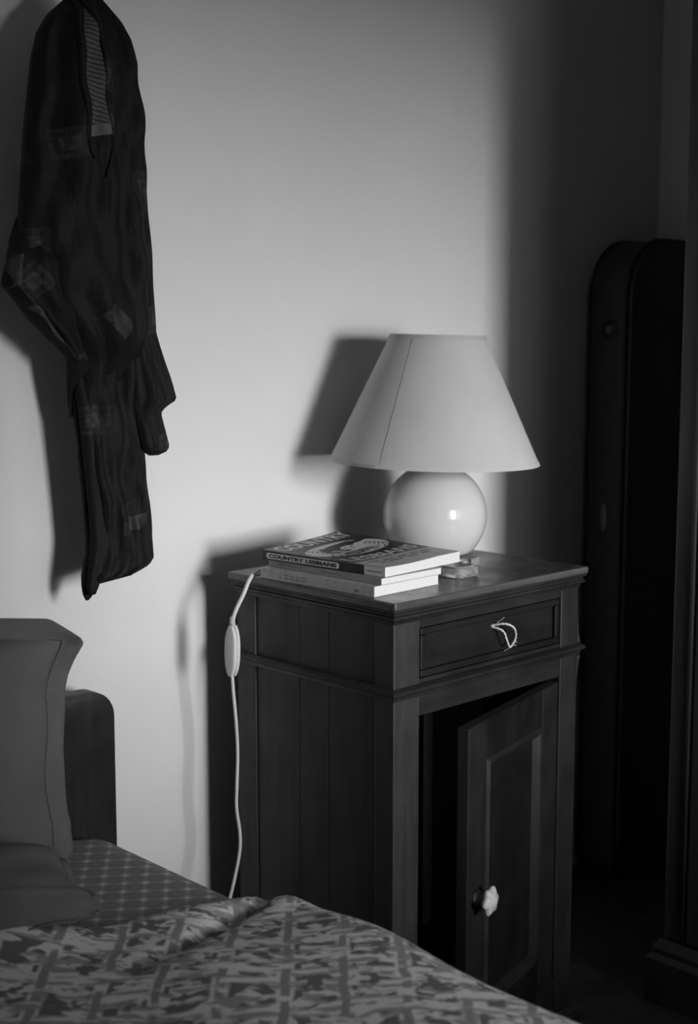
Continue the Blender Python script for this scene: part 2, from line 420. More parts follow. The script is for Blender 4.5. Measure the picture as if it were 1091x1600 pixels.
# drawer with a raised lip and a loop of string for a pull
DX0, DX1, DZ0, DZ1 = IX0 + .003, IX1 - .003, .7235, .8000
dr = MB().box(DX0, DX1, NY0 + .008, NY0 + .03, DZ0, DZ1).build('drawer', 'ns_draw', ns, .001)
fr = MB()
lip = .011
for (a, b, c, d) in ((DX0, DX1, DZ1 - lip, DZ1), (DX0, DX1, DZ0, DZ0 + lip)):
    fr.box(a, b, NY0 + .001, NY0 + .0085, c, d)
for (a, b, c, d) in ((DX0, DX0 + lip, DZ0 + lip, DZ1 - lip), (DX1 - lip, DX1, DZ0 + lip, DZ1 - lip)):
    fr.box(a, b, NY0 + .001, NY0 + .0085, c, d)
fr.build('drawer_lip', 'ns_draw', dr, .002)
sx, sz = .245, .778
loop = catmull([(sx, NY0 + .009, sz), (sx + .012, NY0 - .010, sz + .004), (sx + .028, NY0 - .016, sz - .004), (sx + .036, NY0 - .014, sz - .020),
                (sx + .032, NY0 - .010, sz - .034), (sx + .026, NY0 - .009, sz - .036), (sx + .018, NY0 - .010, sz - .024), (sx + .010, NY0 - .008, sz - .008), (sx + .001, NY0 + .009, sz - .002)], 10)
sp_ = MB()
for ph in (0, PI):
    pts = []
    for i, p in enumerate(loop):
        t = i * 0.9 + ph; pts.append(p + Vector((math.cos(t), math.sin(t) * .5, math.sin(t))) * .0009)
    sp_.tube(pts, .00125, 6)
st = sp_.build('string_pull', 'string', dr, 0, True); st['label'] = 'loop of pale twisted string used as drawer pull'
fz = MB()
for a, b in (((sx + .03, NY0 - .012, sz - .034), (sx + .042, NY0 - .008, sz - .040)), ((sx + .028, NY0 - .010, sz - .036), (sx + .018, NY0 - .004, sz - .043)), ((sx + .033, NY0 - .012, sz - .030), (sx + .047, NY0 - .006, sz - .034)), ((sx, NY0 + .006, sz), (sx + .022, NY0 - .001, sz + .012))):
    m_ = (Vector(a) + Vector(b)) / 2 + Vector((.002, -.003, .002)); fz.tube(catmull([a, m_, b], 4), .0003, 4)
fz.build('frayed_fibre', 'string', dr)['kind'] = 'stuff'
# cupboard door, hinged on the right and standing ajar
TH = math.radians(14.0); HX, HY = IX1 - .020, NY0 + .004
DWd, DT = .330, .020; dz0, dz1 = .124, .660
# local door frame: p = distance from hinge (0..DWd) towards the free edge, q = z, t = thickness (0 back .. DT front)
def door_xf(p, q, t):
    ex = Vector((-math.cos(TH), -math.sin(TH), 0)); en = Vector((math.sin(TH), -math.cos(TH), 0))
    v = Vector((HX, HY, 0)) + ex * p + en * (t - .006); return (v.x, v.y, q)
def dbox(m, p0, p1, q0, q1, t0, t1):
    v = [door_xf(p, q, t) for t in (t0, t1) for q in (q0, q1) for p in (p0, p1)]
    return m.add(v, [(0, 2, 3, 1), (4, 5, 7, 6), (0, 1, 5, 4), (2, 6, 7, 3), (0, 4, 6, 2), (1, 3, 7, 5)])
SW = .062
door = dbox(MB(), SW - .004, DWd - SW + .004, dz0 + SW - .004, dz1 - SW + .004, .006, .011).build('door', 'ns_door', ns)
door['label'] = 'panelled cupboard door standing ajar'
dbox(MB(), DWd - SW, DWd, dz0, dz1, 0, DT).build('stile', 'ns_stile', door, .002)
dbox(MB(), 0, SW, dz0, dz1, 0, DT).build('stile', 'ns_stile', door, .002)
dbox(MB(), SW, DWd - SW, dz1 - SW, dz1, .001, DT - .001).build('door_rail', 'ns_door', door, .001)
dbox(MB(), SW, DWd - SW, dz0, dz0 + SW, .001, DT - .001).build('door_rail', 'ns_door', door, .001)
mo = MB()
def mstrip(pa, qa, pb, qb, inw):
    # a sloping moulding from the frame face down to the panel
    m = MB(); v = []
    for (p, q, sp, sq) in ((pa, qa, inw[0], inw[1]), (pb, qb, inw[2], inw[3])):
        v += [door_xf(p, q, DT - .001), door_xf(p + sp * .006, q + sq * .006, DT + .003), door_xf(p + sp * .010, q + sq * .010, DT + .002), door_xf(p + sp * .020, q + sq * .020, .011), door_xf(p, q, .010)]
    f = [(i, (i + 1) % 5, 5 + (i + 1) % 5, 5 + i) for i in range(5)] + [(0, 1, 2, 3, 4), (5, 6, 7, 8, 9)]
    return m.add(v, f)
p0, p1, q0, q1 = SW, DWd - SW, dz0 + SW, dz1 - SW
for args in ((p0, q0, p0, q1, (1, 1, 1, -1)), (p1, q0, p1, q1, (-1, 1, -1, -1)), (p0, q0, p1, q0, (1, 1, -1, 1)), (p0, q1, p1, q1, (1, -1, -1, -1))):
    mstrip(*args).build('panel_moulding', 'ns_stile', door)
# porcelain knob with a lobed face, on a turned neck
kp, kq = DWd - .029, .388
base = Vector(door_xf(kp, kq, DT)); en = Vector((math.sin(TH), -math.cos(TH), 0)); ex = Vector((-math.cos(TH), -math.sin(TH), 0)); ez = Vector((0, 0, 1))
neck = MB(); prof = [(.0125, -.001), (.0125, .004), (.010, .007), (.0105, .014), (.014, .019)]
vv = []; ff = []; n_ = 24
for r, h in prof:
    for k in range(n_):
        t = 2 * PI * k / n_; vv.append(base + en * h + (ex * math.cos(t) + ez * math.sin(t)) * r)
for i in range(len(prof) - 1):
    for k in range(n_): ff.append((i * n_ + k, i * n_ + (k + 1) % n_, (i + 1) * n_ + (k + 1) % n_, (i + 1) * n_ + k))
ff += [tuple(range(n_)), tuple(range((len(prof) - 1) * n_, len(prof) * n_))]
kn = MB(); kv = []; kf = []
kprof = [(.008, .017), (.0185, .0195), (.021, .0235), (.0205, .027), (.016, .0305), (.0105, .0315), (.009, .0325), (.006, .0345), (.0008, .0352)]
n2 = 60
for r, h in kprof:
    for k in range(n2):
        t = 2 * PI * k / n2; rr = r * (1 + (.11 * math.cos(6 * t + .4) if r > .012 else 0)); kv.append(base + en * h + (ex * math.cos(t) + ez * math.sin(t)) * rr)
for i in range(len(kprof) - 1):
    for k in range(n2): kf.append((i * n2 + k, i * n2 + (k + 1) % n2, (i + 1) * n2 + (k + 1) % n2, (i + 1) * n2 + k))
kf += [tuple(range(n2)), tuple(range((len(kprof) - 1) * n2, len(kprof) * n2))]
knob = kn.add(kv, kf).build('knob', 'porcelain', door, 0, True); knob['label'] = 'white porcelain flower-shaped knob'
neck.add(vv, ff).build('knob_neck', 'metal', door, 0, True)

# ================================================================== TABLE LAMP
LX, LY, LZ = .391, -.200, .850
lamp = thing('table_lamp', (LX, LY, LZ), 'table lamp with round white glazed base and pale conical shade', 'lamp')
BR, BC = .0935, LZ + .070
a0 = math.asin(-.066 / BR)
prof = [(.052, LZ + .0005), (.058, LZ + .0008), (.061, LZ + .003)]
for i in range(40):
    a = a0 + (math.radians(76) - a0) * i / 39
    prof.append((BR * math.cos(a), BC + BR * math.sin(a)))
prof += [(.0215, BC + .0925), (.020, BC + .096)]
b_ = MB().lathe(prof, LX, LY, 72).build('base', 'ball', lamp, 0, True); b_['label'] = 'round glossy white ceramic base'
MB().lathe([(.016, BC + .0955), (.016, BC + .102), (.010, BC + .104), (.010, BC + .118), (.017, BC + .120), (.019, BC + .150), (.017, BC + .158)], LX, LY, 32).build('socket', 'brass', lamp, 0, 'auto')
MB().lathe([(.012, BC + .1585), (.013, BC + .17), (.024, BC + .195), (.030, BC + .215), (.027, BC + .235), (.015, BC + .248), (.002, BC + .251)], LX, LY, 32).build('bulb', 'bulb', lamp, 0, True)
SZ0, SZ1, SR0, SR1 = 1.017, 1.241, .1875, .0835
# shade tilted a little (right side lower)
tilt = Matrix.Translation(Vector((LX, LY, 1.12))) @ Matrix.Rotation(math.radians(1.3), 4, Vector((math.cos(_a), math.sin(_a), 0))) @ Matrix.Translation(-Vector((LX, LY, 1.12)))
th_ = .0016
sh = MB().lathe([(SR0, SZ0), (SR1, SZ1), (SR1 - th_, SZ1), (SR0 - th_, SZ0)], LX, LY, 96, True).build('shade', 'shade', lamp, 0, 'auto', xf=tilt)
sh['label'] = 'pale cloth cone shade, slightly tilted'
k = (SR0 - SR1) / (SZ1 - SZ0)
def cone_band(z0, z1, out, inn):
    r0 = SR0 - k * (z0 - SZ0); r1 = SR0 - k * (z1 - SZ0)
    return MB().lathe([(r0 + out, z0), (r1 + out, z1), (r1 - inn, z1), (r0 - inn, z0)], LX, LY, 96, True)
cone_band(SZ0 - .0012, SZ0 + .0065, .0010, .0030).build('lower_binding', 'shade', sh, 0, 'auto', xf=tilt)
cone_band(SZ1 - .0070, SZ1 + .0008, .0010, .0030).build('upper_binding', 'shade_trim', sh, 0, 'auto', xf=tilt)
# seam running down the side that faces the camera
def cone_pt(ang, z, out): r = SR0 - k * (z - SZ0) + out; return (LX + r * math.cos(ang), LY + r * math.sin(ang), z)
sa = math.radians(226 - 33)
se = MB(); sv = []
for i in range(25):
    z = SZ0 + .004 + (SZ1 - SZ0 - .010) * i / 24; wob = .0008 * math.sin(i * 1.3)
    for da, ou in ((-.0032, .0001), (-.0014, .0007), (.0014, .0007), (.0032, .0001)):
        sv.append(cone_pt(sa + (da * .22 + wob * .4) / .15 * 1.0, z, ou))
sf = [(i * 4 + j, i * 4 + j + 1, i * 4 + 5 + j, i * 4 + 4 + j) for i in range(24) for j in range(3)]
se.add(sv, sf).build('seam', 'seam', sh, xf=tilt)
# loose end of the lower binding
lb = MB(); lv = []
for i in range(9):
    an = sa - .33 + .28 * i / 8
    for z, ou in ((SZ0 + .0012, .0012), (SZ0 + .0046, .0026), (SZ0 - .0005 + .0012 * 0, .0030)): lv.append(cone_pt(an, z, ou))
lb.add(lv, [(i * 3 + j, i * 3 + j + 1, i * 3 + 4 + j, i * 3 + 3 + j) for i in range(8) for j in range(2)]).build('binding_end', 'seam', sh, xf=tilt)
# wire carrier: ring and three spokes
rg = MB(); ring = [(LX + .018 * math.cos(t * PI / 12), LY + .018 * math.sin(t * PI / 12), BC + .153) for t in range(25)]
rg.tube(ring, .0015, 6, False)
for t in range(3):
    an = t * 2 * PI / 3 + .5; zz = SZ1 - .012; rr = SR0 - k * (zz - SZ0) - .002
    rg.tube([(LX + .018 * math.cos(an), LY + .018 * math.sin(an), BC + .153), (LX + .05 * math.cos(an), LY + .05 * math.sin(an), BC + .22), (LX + rr * math.cos(an), LY + rr * math.sin(an), zz)], .0013, 6)
rg.build('shade_carrier', 'metal', lamp)
# cord: from the base across the table top behind the books, over the left edge, through the switch, down behind the bed
CSX, CSY = -.036, -.145
cord_pts = [(LX - .058, LY + .02, LZ + .0045), (.27, -.135, LZ + .0032), (.16, -.106, LZ + .0034), (.09, -.116, LZ + .0036), (.052, -.130, LZ + .0038), (.022, -.144, LZ + .0050), (-.003, -.153, LZ - .003), (-.019, -.154, LZ - .028), (-.030, -.150, LZ - .050), (-.0345, -.1465, LZ - .066), (CSX + .001, CSY, .772)]
cord = MB().tube(catmull(cord_pts, 10), .0033, 10).build('cord', 'plastic', lamp, 0, True); cord['label'] = 'pale lamp cord hanging over the table edge'
low = [(CSX - .001, CSY, .688), (CSX + .004, CSY + .003, .655), (CSX + .010, CSY + .004, .60), (CSX + .012, CSY + .004, .55), (CSX + .008, CSY + .002, .50), (CSX + .007, CSY + .002, .46), (CSX + .012, CSY, .415), (CSX + .010, CSY, .38), (CSX - .004, CSY, .33), (CSX - .018, CSY + .006, .27), (CSX - .03, CSY + .02, .15), (CSX - .035, CSY + .05, .0045), (CSX - .03, -.02, .0045)]
MB().tube(catmull(low, 8), .0027, 10).build('cord', 'plastic', lamp, 0, True)
# in-line switch: two half shells with a seam, seen almost edge-on
def shell(y_off, half_t, zoff, scale, wid):
    m = MB(); ring_n = 22; L_ = .0425 * scale; v = []; f = []
    rows_ = 20
    for i in range(rows_ + 1):
        s = -1 + 2 * i / rows_; ww = wid * (1 - abs(s) ** 2.6) ** .5 if abs(s) < 1 else 0; ww = max(ww, wid * .36)
        tt = half_t * (1 - .35 * s * s)
        for j in range(ring_n):
            t = 2 * PI * j / ring_n; cc, ss = math.cos(t), math.sin(t)
            v.append((math.copysign(abs(cc) ** .6, cc) * ww, math.copysign(abs(ss) ** .6, ss) * tt + y_off, zoff + s * L_))
    for i in range(rows_):
        for j in range(ring_n): f.append((i * ring_n + j, i * ring_n + (j + 1) % ring_n, (i + 1) * ring_n + (j + 1) % ring_n, (i + 1) * ring_n + j))
    f += [tuple(range(ring_n)), tuple(range(rows_ * ring_n, (rows_ + 1) * ring_n))]
    return m.add(v, f)
sw_xf = Matrix.Translation(Vector((CSX, CSY, .7295))) @ Matrix.Rotation(math.radians(-84), 4, 'Z') @ Matrix.Rotation(math.radians(2.0), 4, 'Y')
sw = shell(-.0040, .0038, 0, 1, .0125).build('switch', 'plastic', lamp, 0, True, xf=sw_xf); sw['label'] = 'ivory in-line cord switch'
shell(.0042, .0038, 0, 1, .0125).build('switch_shell', 'plastic', sw, 0, True, xf=sw_xf)
shell(.0001, .0012, 0, .985, .0112).build('switch_joint', 'plastic2', sw, 0, True, xf=sw_xf)
MB().tube([(CSX + .001, CSY, .768), (CSX + .0008, CSY, .786)], [.0052, .0040], 12).build('strain_relief', 'plastic2', sw, 0, True)

# ================================================================== BOOKS
def text_geo(body, size, bold=0.0):
    cu = bpy.data.curves.new('t', 'FONT'); cu.body = body; cu.size = size; cu.offset = bold; cu.resolution_u = 3
    ob = bpy.data.objects.new('t', cu); C.objects.link(ob)
    dg = bpy.context.evaluated_depsgraph_get(); me = bpy.data.meshes.new_from_object(ob.evaluated_get(dg))
    vs_ = [tuple(v.co) for v in me.vertices]; fs_ = [tuple(p.vertices) for p in me.polygons]
    bpy.data.objects.remove(ob); bpy.data.curves.remove(cu); bpy.data.meshes.remove(me)
    xs = [v[0] for v in vs_]; x0, x1 = min(xs), max(xs)
    return [(v[0] - x0, v[1]) for v in vs_], fs_, x1 - x0
def text_on(name, body, h, width, place, mat, parent, bold=0.0):
    """letters of cap height h squeezed to width; place(x,y) -> world point"""
    vs_, fs_, w_ = text_geo(body, h / .7, bold)
    k_ = width / w_
    return MB().add([place(x * k_, y) for x, y in vs_], fs_).build(name, mat, parent)
def frame(B, ang):
    a = math.radians(ang); ev = Vector((-math.sin(a), math.cos(a), 0)); eu = Vector((math.cos(a), math.sin(a), 0))
    return lambda u, v, z: tuple(Vector((B[0], B[1], 0)) + eu * u + ev * v + Vector((0, 0, z)))
def book(name, B, ang, W, Hh, z0, T, cover_mat, spine_mat, label, warp=lambda u, v: 0.0):
    P = frame(B, ang); c = Vector(P(W / 2, Hh / 2, z0))
    t = thing(name, (c.x, c.y, z0), label, 'book', 'books stacked on the nightstand')
    ct = .0006; nu, nv = 16, 20
    def slab(u0, u1, v0, v1, lo, hi):
        m = MB(); n1, n2 = nu, nv
        m.grid(lambda a, b: P(u0 + (u1 - u0) * a, v0 + (v1 - v0) * b, lo(u0 + (u1 - u0) * a, v0 + (v1 - v0) * b)), n1, n2)
        o_ = len(m.v)
        m.grid(lambda a, b: P(u0 + (u1 - u0) * a, v0 + (v1 - v0) * b, hi(u0 + (u1 - u0) * a, v0 + (v1 - v0) * b)), n1, n2)
        s = n1 + 1
        for i in range(n1):
            m.f.append((i, i + 1, o_ + i + 1, o_ + i)); q = n2 * s; m.f.append((q + i, q + i + 1, o_ + q + i + 1, o_ + q + i))
        for j in range(n2):
            m.f.append((j * s, (j + 1) * s, o_ + (j + 1) * s, o_ + j * s)); m.f.append((j * s + n1, (j + 1) * s + n1, o_ + (j + 1) * s + n1, o_ + j * s + n1))
        return m
    topz = lambda u, v: z0 + T + warp(u / W, v / Hh)
    slab(.0006, W - .001, .0008, Hh - .0008, lambda u, v: z0 + ct, lambda u, v: topz(u, v) - ct).build('pages', 'paper', t)
    fc = slab(0, W, 0, Hh, lambda u, v: topz(u, v) - ct + .00005, topz).build('front_cover', cover_mat, t)
    slab(0, W, 0, Hh, lambda u, v: z0, lambda u, v: z0 + ct - .00005).build('back_cover', cover_mat, t)
    spn = slab(-.0010, .0004, 0, Hh, lambda u, v: z0 + .0001, lambda u, v: topz(0, v) - .0001).build('spine', spine_mat, t)
    return t, fc, spn, P, topz
# lowest book
z = .8503
b3, fc3, sp3, P3, tz3 = book('paperback_book', (.013, -.424), 2.5, .151, .250, z, .0165, 'bk3', 'bk3', 'pale-spined paperback at the bottom of the book stack')
z += .0168
b2, fc2, sp2, P2, tz2 = book('paperback_book', (.027, -.425), 1.5, .139, .252, z, .0105, 'bk2', 'bk2', 'thin grey paperback in the middle of the book stack')
z += .0108
# the topmost book, its cover curling up at the far corner
WARP = lambda u, v: .0105 * (u ** 1.6) * (v ** 1.4) + .0022 * math.sin(PI * u * .9) * 0 - .0016 * math.sin(PI * min(1, u * 1.5)) * (1 - v) + .002 * u * (1 - v) + .0025 * max(0, v - .55)
W1, H1, T1 = .192, .258, .0152
b1, fc1, sp1, P1, tz1 = book('paperback_book', (.036, -.423), 5.0, W1, H1, z, T1, 'cov_light', 'ink', 'black-spined paperback with lettered cover on top of the book stack', WARP)
def spine_place(P, v_left, zc):
    # reading from the head (left in view) to the tail
    return lambda x, y: P(-.00135, v_left - x, zc + y)
zc = z + T1 * .5
# tail block of the spine in a pale tone
m = MB(); m.add([P1(-.0013, 0, z + .0004), P1(-.0013, .040, z + .0004), P1(-.0013, .040, z + T1 - .0004), P1(-.0013, 0, z + T1 - .0004)], [(0, 1, 2, 3)])
m.build('spine_tail_print', 'cov_tail', sp1)
# rounded pale label on the spine
def pill(P, v0, v1, zc, r, out):
    pts = []
    for i in range(9): t = PI / 2 + PI * i / 8; pts.append((v0 + r - r * .8 * -math.cos(t), zc + r * math.sin(t)))
    for i in range(9): t = -PI / 2 + PI * i / 8; pts.append((v1 - r + r * .8 * math.cos(t), zc + r * math.sin(t)))
    return MB().add([P(out, p, q) for p, q in pts], [tuple(range(len(pts)))])
pill(P1, .090, .250, zc, .0047, -.00125).build('spine_label', 'cov_light', sp1)
text_on('spine_lettering', 'COUNTRY LESBIANS', .0058, .148, lambda x, y: P1(-.0015, .244 - x, zc - .0029 + y), 'ink', sp1, .0004)
text_on('spine_small_print', 'lililillil', .0026, .027, lambda x, y: P1(-.0015, .033 - x, zc - .0018 + y), 'ink', sp1)
for (v, w_, zz, h_) in ((.228, .055, .0045, .0020), (.130, .045, .0045, .0020)):
    text_on('spine_small_print', 'nnnnn mnmnnm nnn'.replace('n', 'i').replace('m', 'l'), h_, w_, lambda x, y, v=v, zz=zz: P2(-.00135, v - x, .8671 + zz + y), 'print', sp2)
for (v, w_, zz, h_) in ((.205, .06, .0095, .0022), (.205, .06, .0045, .0030)):
    text_on('spine_small_print', 'il liil lil iil lili', h_, w_, lambda x, y, v=v, zz=zz: P3(-.00135, v - x, .8503 + zz + y), 'print', sp3)
um = MB()
um.tube([P3(-.0014, .034 + .003 * math.cos(t), .8503 + .008 + .0035 * math.sin(t)) for t in [PI + i * PI / 8 for i in range(9)]], .0005, 5)
um.build('spine_mark', 'print', sp3)
# printed cover: pieces laid on the curved cover
def on_cover(u, v, h=.0002): return P1(u, v, tz1(u, v) + h)
def patch(name, poly, mat, h):
    """fill polygon given in cover coordinates, cut fine enough to follow the curl"""
    bm = bmesh.new(); vs_ = [bm.verts.new((p, q, 0)) for p, q in poly]; f = bm.faces.new(vs_)
    bmesh.ops.triangulate(bm, faces=[f])
    for _ in range(3): bmesh.ops.subdivide_edges(bm, edges=[e for e in bm.edges if e.calc_length() > .02], cuts=1, use_grid_fill=False); bmesh.ops.triangulate(bm, faces=bm.faces)
    bm.verts.index_update()
    v = [on_cover(x.co.x, x.co.y, h) for x in bm.verts]; f = [tuple(a.index for a in fa.verts) for fa in bm.faces]; bm.free()
    return MB().add(v, f).build(name, mat, fc1)
def arc_y(u, y0, rise): s = (u - W1 / 2) / (W1 / 2); return y0 + rise * (1 - s * s)
def arc_band(y0, y1, rise, u0=.002, u1=W1 - .002, n=16):
    a = [(u0 + (u1 - u0) * i / n, arc_y(u0 + (u1 - u0) * i / n, y0, rise)) for i in range(n + 1)]
    b = [(u0 + (u1 - u0) * i / n, arc_y(u0 + (u1 - u0) * i / n, y1, rise)) for i in range(n + 1)][::-1]
    return a + b
patch('cover_ground', [(0.0005, .064), (W1 - .0005, .064), (W1 - .0005, H1 - .0005), (.0005, H1 - .0005)], 'ink', .00012)
patch('cover_tail_panel', [(0.0005, .0005), (W1 - .0005, .0005), (W1 - .0005, .0635), (.0005, .0635)], 'cov_tail', .00012)
# pale oval field for the picture
oval = [(W1 * .5 + .090 * math.cos(t), .158 + .047 * math.sin(t) + .010 * math.cos(t) ** 2 * 0) for t in [2 * PI * i / 40 for i in range(40)]]
oval = [(max(.004, min(W1 - .004, p)), q) for p, q in oval]
patch('cover_oval', oval, 'cov_light', .00024)
# figure in a broad hat, leaning to the side: plain generic shapes
def blob(cx, cy, rx, ry, rot=0, n=22, wob=0):
    r = math.radians(rot); out = []
    for i in range(n):
        t = 2 * PI * i / n; k_ = 1 + wob * math.sin(3 * t + 1); x = rx * k_ * math.cos(t); y = ry * k_ * math.sin(t)
        out.append((cx + x * math.cos(r) - y * math.sin(r), cy + x * math.sin(r) + y * math.cos(r)))
    return out
patch('cover_figure', blob(.098, .176, .044, .017, 16, 26, .12), 'ink', .00036)          # broad hat
patch('cover_figure', blob(.140, .184, .034, .007, 8), 'ink', .00036)
patch('cover_figure', blob(.066, .160, .026, .019, -30, 22, .15), 'ink', .00036)          # hair
patch('cover_figure', blob(.090, .128, .042, .011, 6, 22, .12), 'cov_mid', .00034)        # shoulders
patch('cover_face', blob(.103, .160, .021, .013, 6), 'cov_light', .00048)
patch('cover_face', blob(.066, .152, .014, .004, -24), 'cov_light', .00048)
for i, (cx, cy, rx, rot) in enumerate(((.096, .163, .005, 0), (.112, .164, .005, 0), (.105, .153, .006, 5), (.104, .159, .003, 70))):
    patch('cover_face_line', blob(cx, cy, rx, .0013, rot, 10), 'ink', .0006)
for i in range(16):
    cx = .022 + .010 * i; cy = .126 + .007 * math.sin(i * 1.7)
    patch('cover_stroke', blob(cx, cy, .009, .0013, 28 + 34 * math.sin(i), 8), 'ink', .0006)
for i in range(8):
    patch('cover_stroke', blob(.030 + .003 * i, .186 - .008 * i, .009, .0012, 60 - 12 * i, 8), 'ink', .0006)
for i in range(6):
    patch('cover_stroke', blob(.150 + .004 * i, .165 - .006 * i, .010, .0012, 20 + 8 * i, 8), 'ink', .0006)
def arch_text(name, body, h, width, u0, y0, rise, mat, hh, bold):
    text_on(name, body, h, width, lambda x, y: on_cover(u0 + x, arc_y(u0 + x, y0, rise) + y, hh), mat, fc1, bold)
arch_text('cover_title', 'COUNTRY', .033, .172, .010, .2195, -.000, 'cov_light', .0003, .0012)
arch_text('cover_title', 'LESBIANS', .026, .172, .010, .0800, -.010, 'cov_light', .0005, .0010)
patch('cover_rule', arc_band(.0715, .0735, -.006), 'cov_light', .0003)
for i, (bdy, w_, yy) in enumerate((('lili illil ilil lil illi', .15, .046), ('il lilil illi lil', .12, .034))):
    text_on('cover_small_print', bdy, .006, w_, lambda x, y, yy=yy, w_=w_: on_cover(W1 / 2 - w_ / 2 + x, yy + y, .0003), 'ink', fc1, .0002)

# ================================================================== SMALL THINGS BESIDE THE BOOKS
ax0, ax1, ay0, ay1, az = .218, .272, -.412, -.352, .8503
ash = thing('glass_ashtray', ((ax0 + ax1) / 2, (ay0 + ay1) / 2, az), 'small clear glass ashtray on the nightstand beside the books', 'ashtray')
def rrect(x0, x1, y0, y1, r, n=5):
    out = []
    for cx, cy, a in ((x1 - r, y1 - r, 0), (x0 + r, y1 - r, 90), (x0 + r, y0 + r, 180), (x1 - r, y0 + r, 270)):
        for i in range(n + 1): t = math.radians(a + 90 * i / n); out.append((cx + r * math.cos(t), cy + r * math.sin(t)))
    return out
rings = []
for ins, zz in ((.003, 0), (.0005, .003), (0, .016), (.002, .0185), (.006, .0185), (.009, .016), (.011, .006), (.016, .005)):
    rings.append([(x, y, az + zz) for x, y in rrect(ax0 + ins, ax1 - ins, ay0 + ins, ay1 - ins, max(.002, .010 - ins * .4))])
m = MB(); n_ = len(rings[0])
for r in rings: m.v += r
for i in range(len(rings) - 1):
    for j in range(n_): m.f.append((i * n_ + j, i * n_ + (j + 1) % n_, (i + 1) * n_ + (j + 1) % n_, (i + 1) * n_ + j))
m.f += [tuple(range(n_)), tuple(range((len(rings) - 1) * n_, len(rings) * n_))]
m.build('bowl', 'glass', ash, 0, 'auto')
nt_ = MB().tube([(ax1 - .010, (ay0 + ay1) / 2, az + .0195), (ax1 + .0005, (ay0 + ay1) / 2, az + .0195)], .0032, 10)
nt_.build('rest', 'glass', ash, 0, True)
mx = thing('matchbox', (.335, -.327, .8503), 'small grey matchbox lying behind the glass ashtray', 'matchbox')
mxf = Matrix.Translation(Vector((.335, -.330, .8503))) @ Matrix.Rotation(math.radians(20), 4, 'Z')
slv = MB(); L2, W2, H2, t2 = .018, .012, .0135, .0006
slv.box(-L2, L2, -W2, W2, 0, t2); slv.box(-L2, L2, -W2, W2, H2 - t2, H2); slv.box(-L2, L2, -W2, -W2 + t2, t2, H2 - t2); slv.box(-L2, L2, W2 - t2, W2, t2, H2 - t2)
slv.build('sleeve', 'smallbox', mx, xf=mxf)
MB().box(-L2 + .003, L2 + .003, -W2 + .0008, W2 - .0008, .0008, H2 - .0009).build('tray', 'cov_light', mx, .0004, xf=mxf)

# ================================================================== BED
bed = thing('bed', (-.74, -1.05, 0), 'single bed with dark wooden headboard against the wall', 'bed')
HBX0, HBX1 = -1.235, -.228
hb = []
r = .042
for i in range(9): t = PI / 2 * (1 - i / 8); hb.append((HBX1 - r + r * math.cos(t), .690 - r + r * math.sin(t)))
hb += [(HBX1 - .001, .06), (HBX0, .06)]
for i in range(9): t = PI - PI / 2 * i / 8; hb.append((HBX0 + r + r * math.cos(t), .690 - r + r * math.sin(t)))
h_ = MB().prism(hb, lambda p, q, t: (p, t, q), -.088, -.048).build('headboard', 'headboard', bed, .004, 'auto'); h_['label'] = 'dark headboard with rounded top corner'
for x in (HBX0 + .03, HBX1 - .05):
    MB().box(x - .022, x + .022, -.086, -.050, 0, .0595).build('leg', 'headboard', bed, .003)
for x in (HBX0 + .03, HBX1 - .05):
    MB().box(x - .022, x + .022, -2.06, -2.02, 0, .28).build('leg', 'headboard', bed, .003)
for x in (HBX0 + .02, HBX1 - .060):
    MB().box(x, x + .022, -2.02, -.089, .17, .28).build('side_rail', 'bedwood', bed, .003)
MB().box(HBX0 + .05, HBX1 - .07, -2.04, -2.0, .17, .28).build('foot_rail', 'bedwood', bed, .003)
MB().box(HBX0 + .043, HBX1 - .061, -1.999, -.09, .225, .245).build('slat_base', 'bedwood', bed)
# mattress in its printed sheet
MX0, MX1, MY0, MY1, MZ0, MZ1 = -1.215, -.278, -2.02, -.0925, .246, .482
def soft_box(x0, x1, y0, y1, z0, z1, rxy, rz, nz=10, sag=None):
    m = MB(); rings = []
    for i in range(nz + 1):
        t = i / nz; z_ = z0 + (z1 - z0) * t
        d = 0
        if z_ < z0 + rz: q = 1 - (z_ - z0) / rz; d = rz * (1 - math.sqrt(max(0, 1 - q * q)))
        if z_ > z1 - rz: q = (z_ - (z1 - rz)) / rz; d = rz * (1 - math.sqrt(max(0, 1 - q * q)))
        rings.append([(x, y, z_) for x, y in rrect(x0 + d, x1 - d, y0 + d, y1 - d, rxy, 6)])
    n = len(rings[0])
    for rr in rings: m.v += rr
    for i in range(nz):
        for j in range(n): m.f.append((i * n + j, i * n + (j + 1) % n, (i + 1) * n + (j + 1) % n, (i + 1) * n + j))
    m.f += [tuple(range(n)), tuple(range(nz * n, (nz + 1) * n))]
    return m
mat_ = thing('mattress', ((MX0 + MX1) / 2, (MY0 + MY1) / 2, MZ0), 'mattress in a sheet printed with dark discs and pale stars', 'mattress')
soft_box(MX0, MX1, MY0, MY1, MZ0, MZ1, .05, .034, 28).build('fitted_sheet', 'sheet', mat_, 0, 'auto')
MB().tube([(x, y, MZ0 + .06) for x, y in rrect(MX0 - .001, MX1 + .001, MY0, MY1 + .0005, .05, 6)] + [(MX1 - .049, MY1 + .0005, MZ0 + .06)], .002, 6).build('piping', 'sheet', mat_, 0, True)

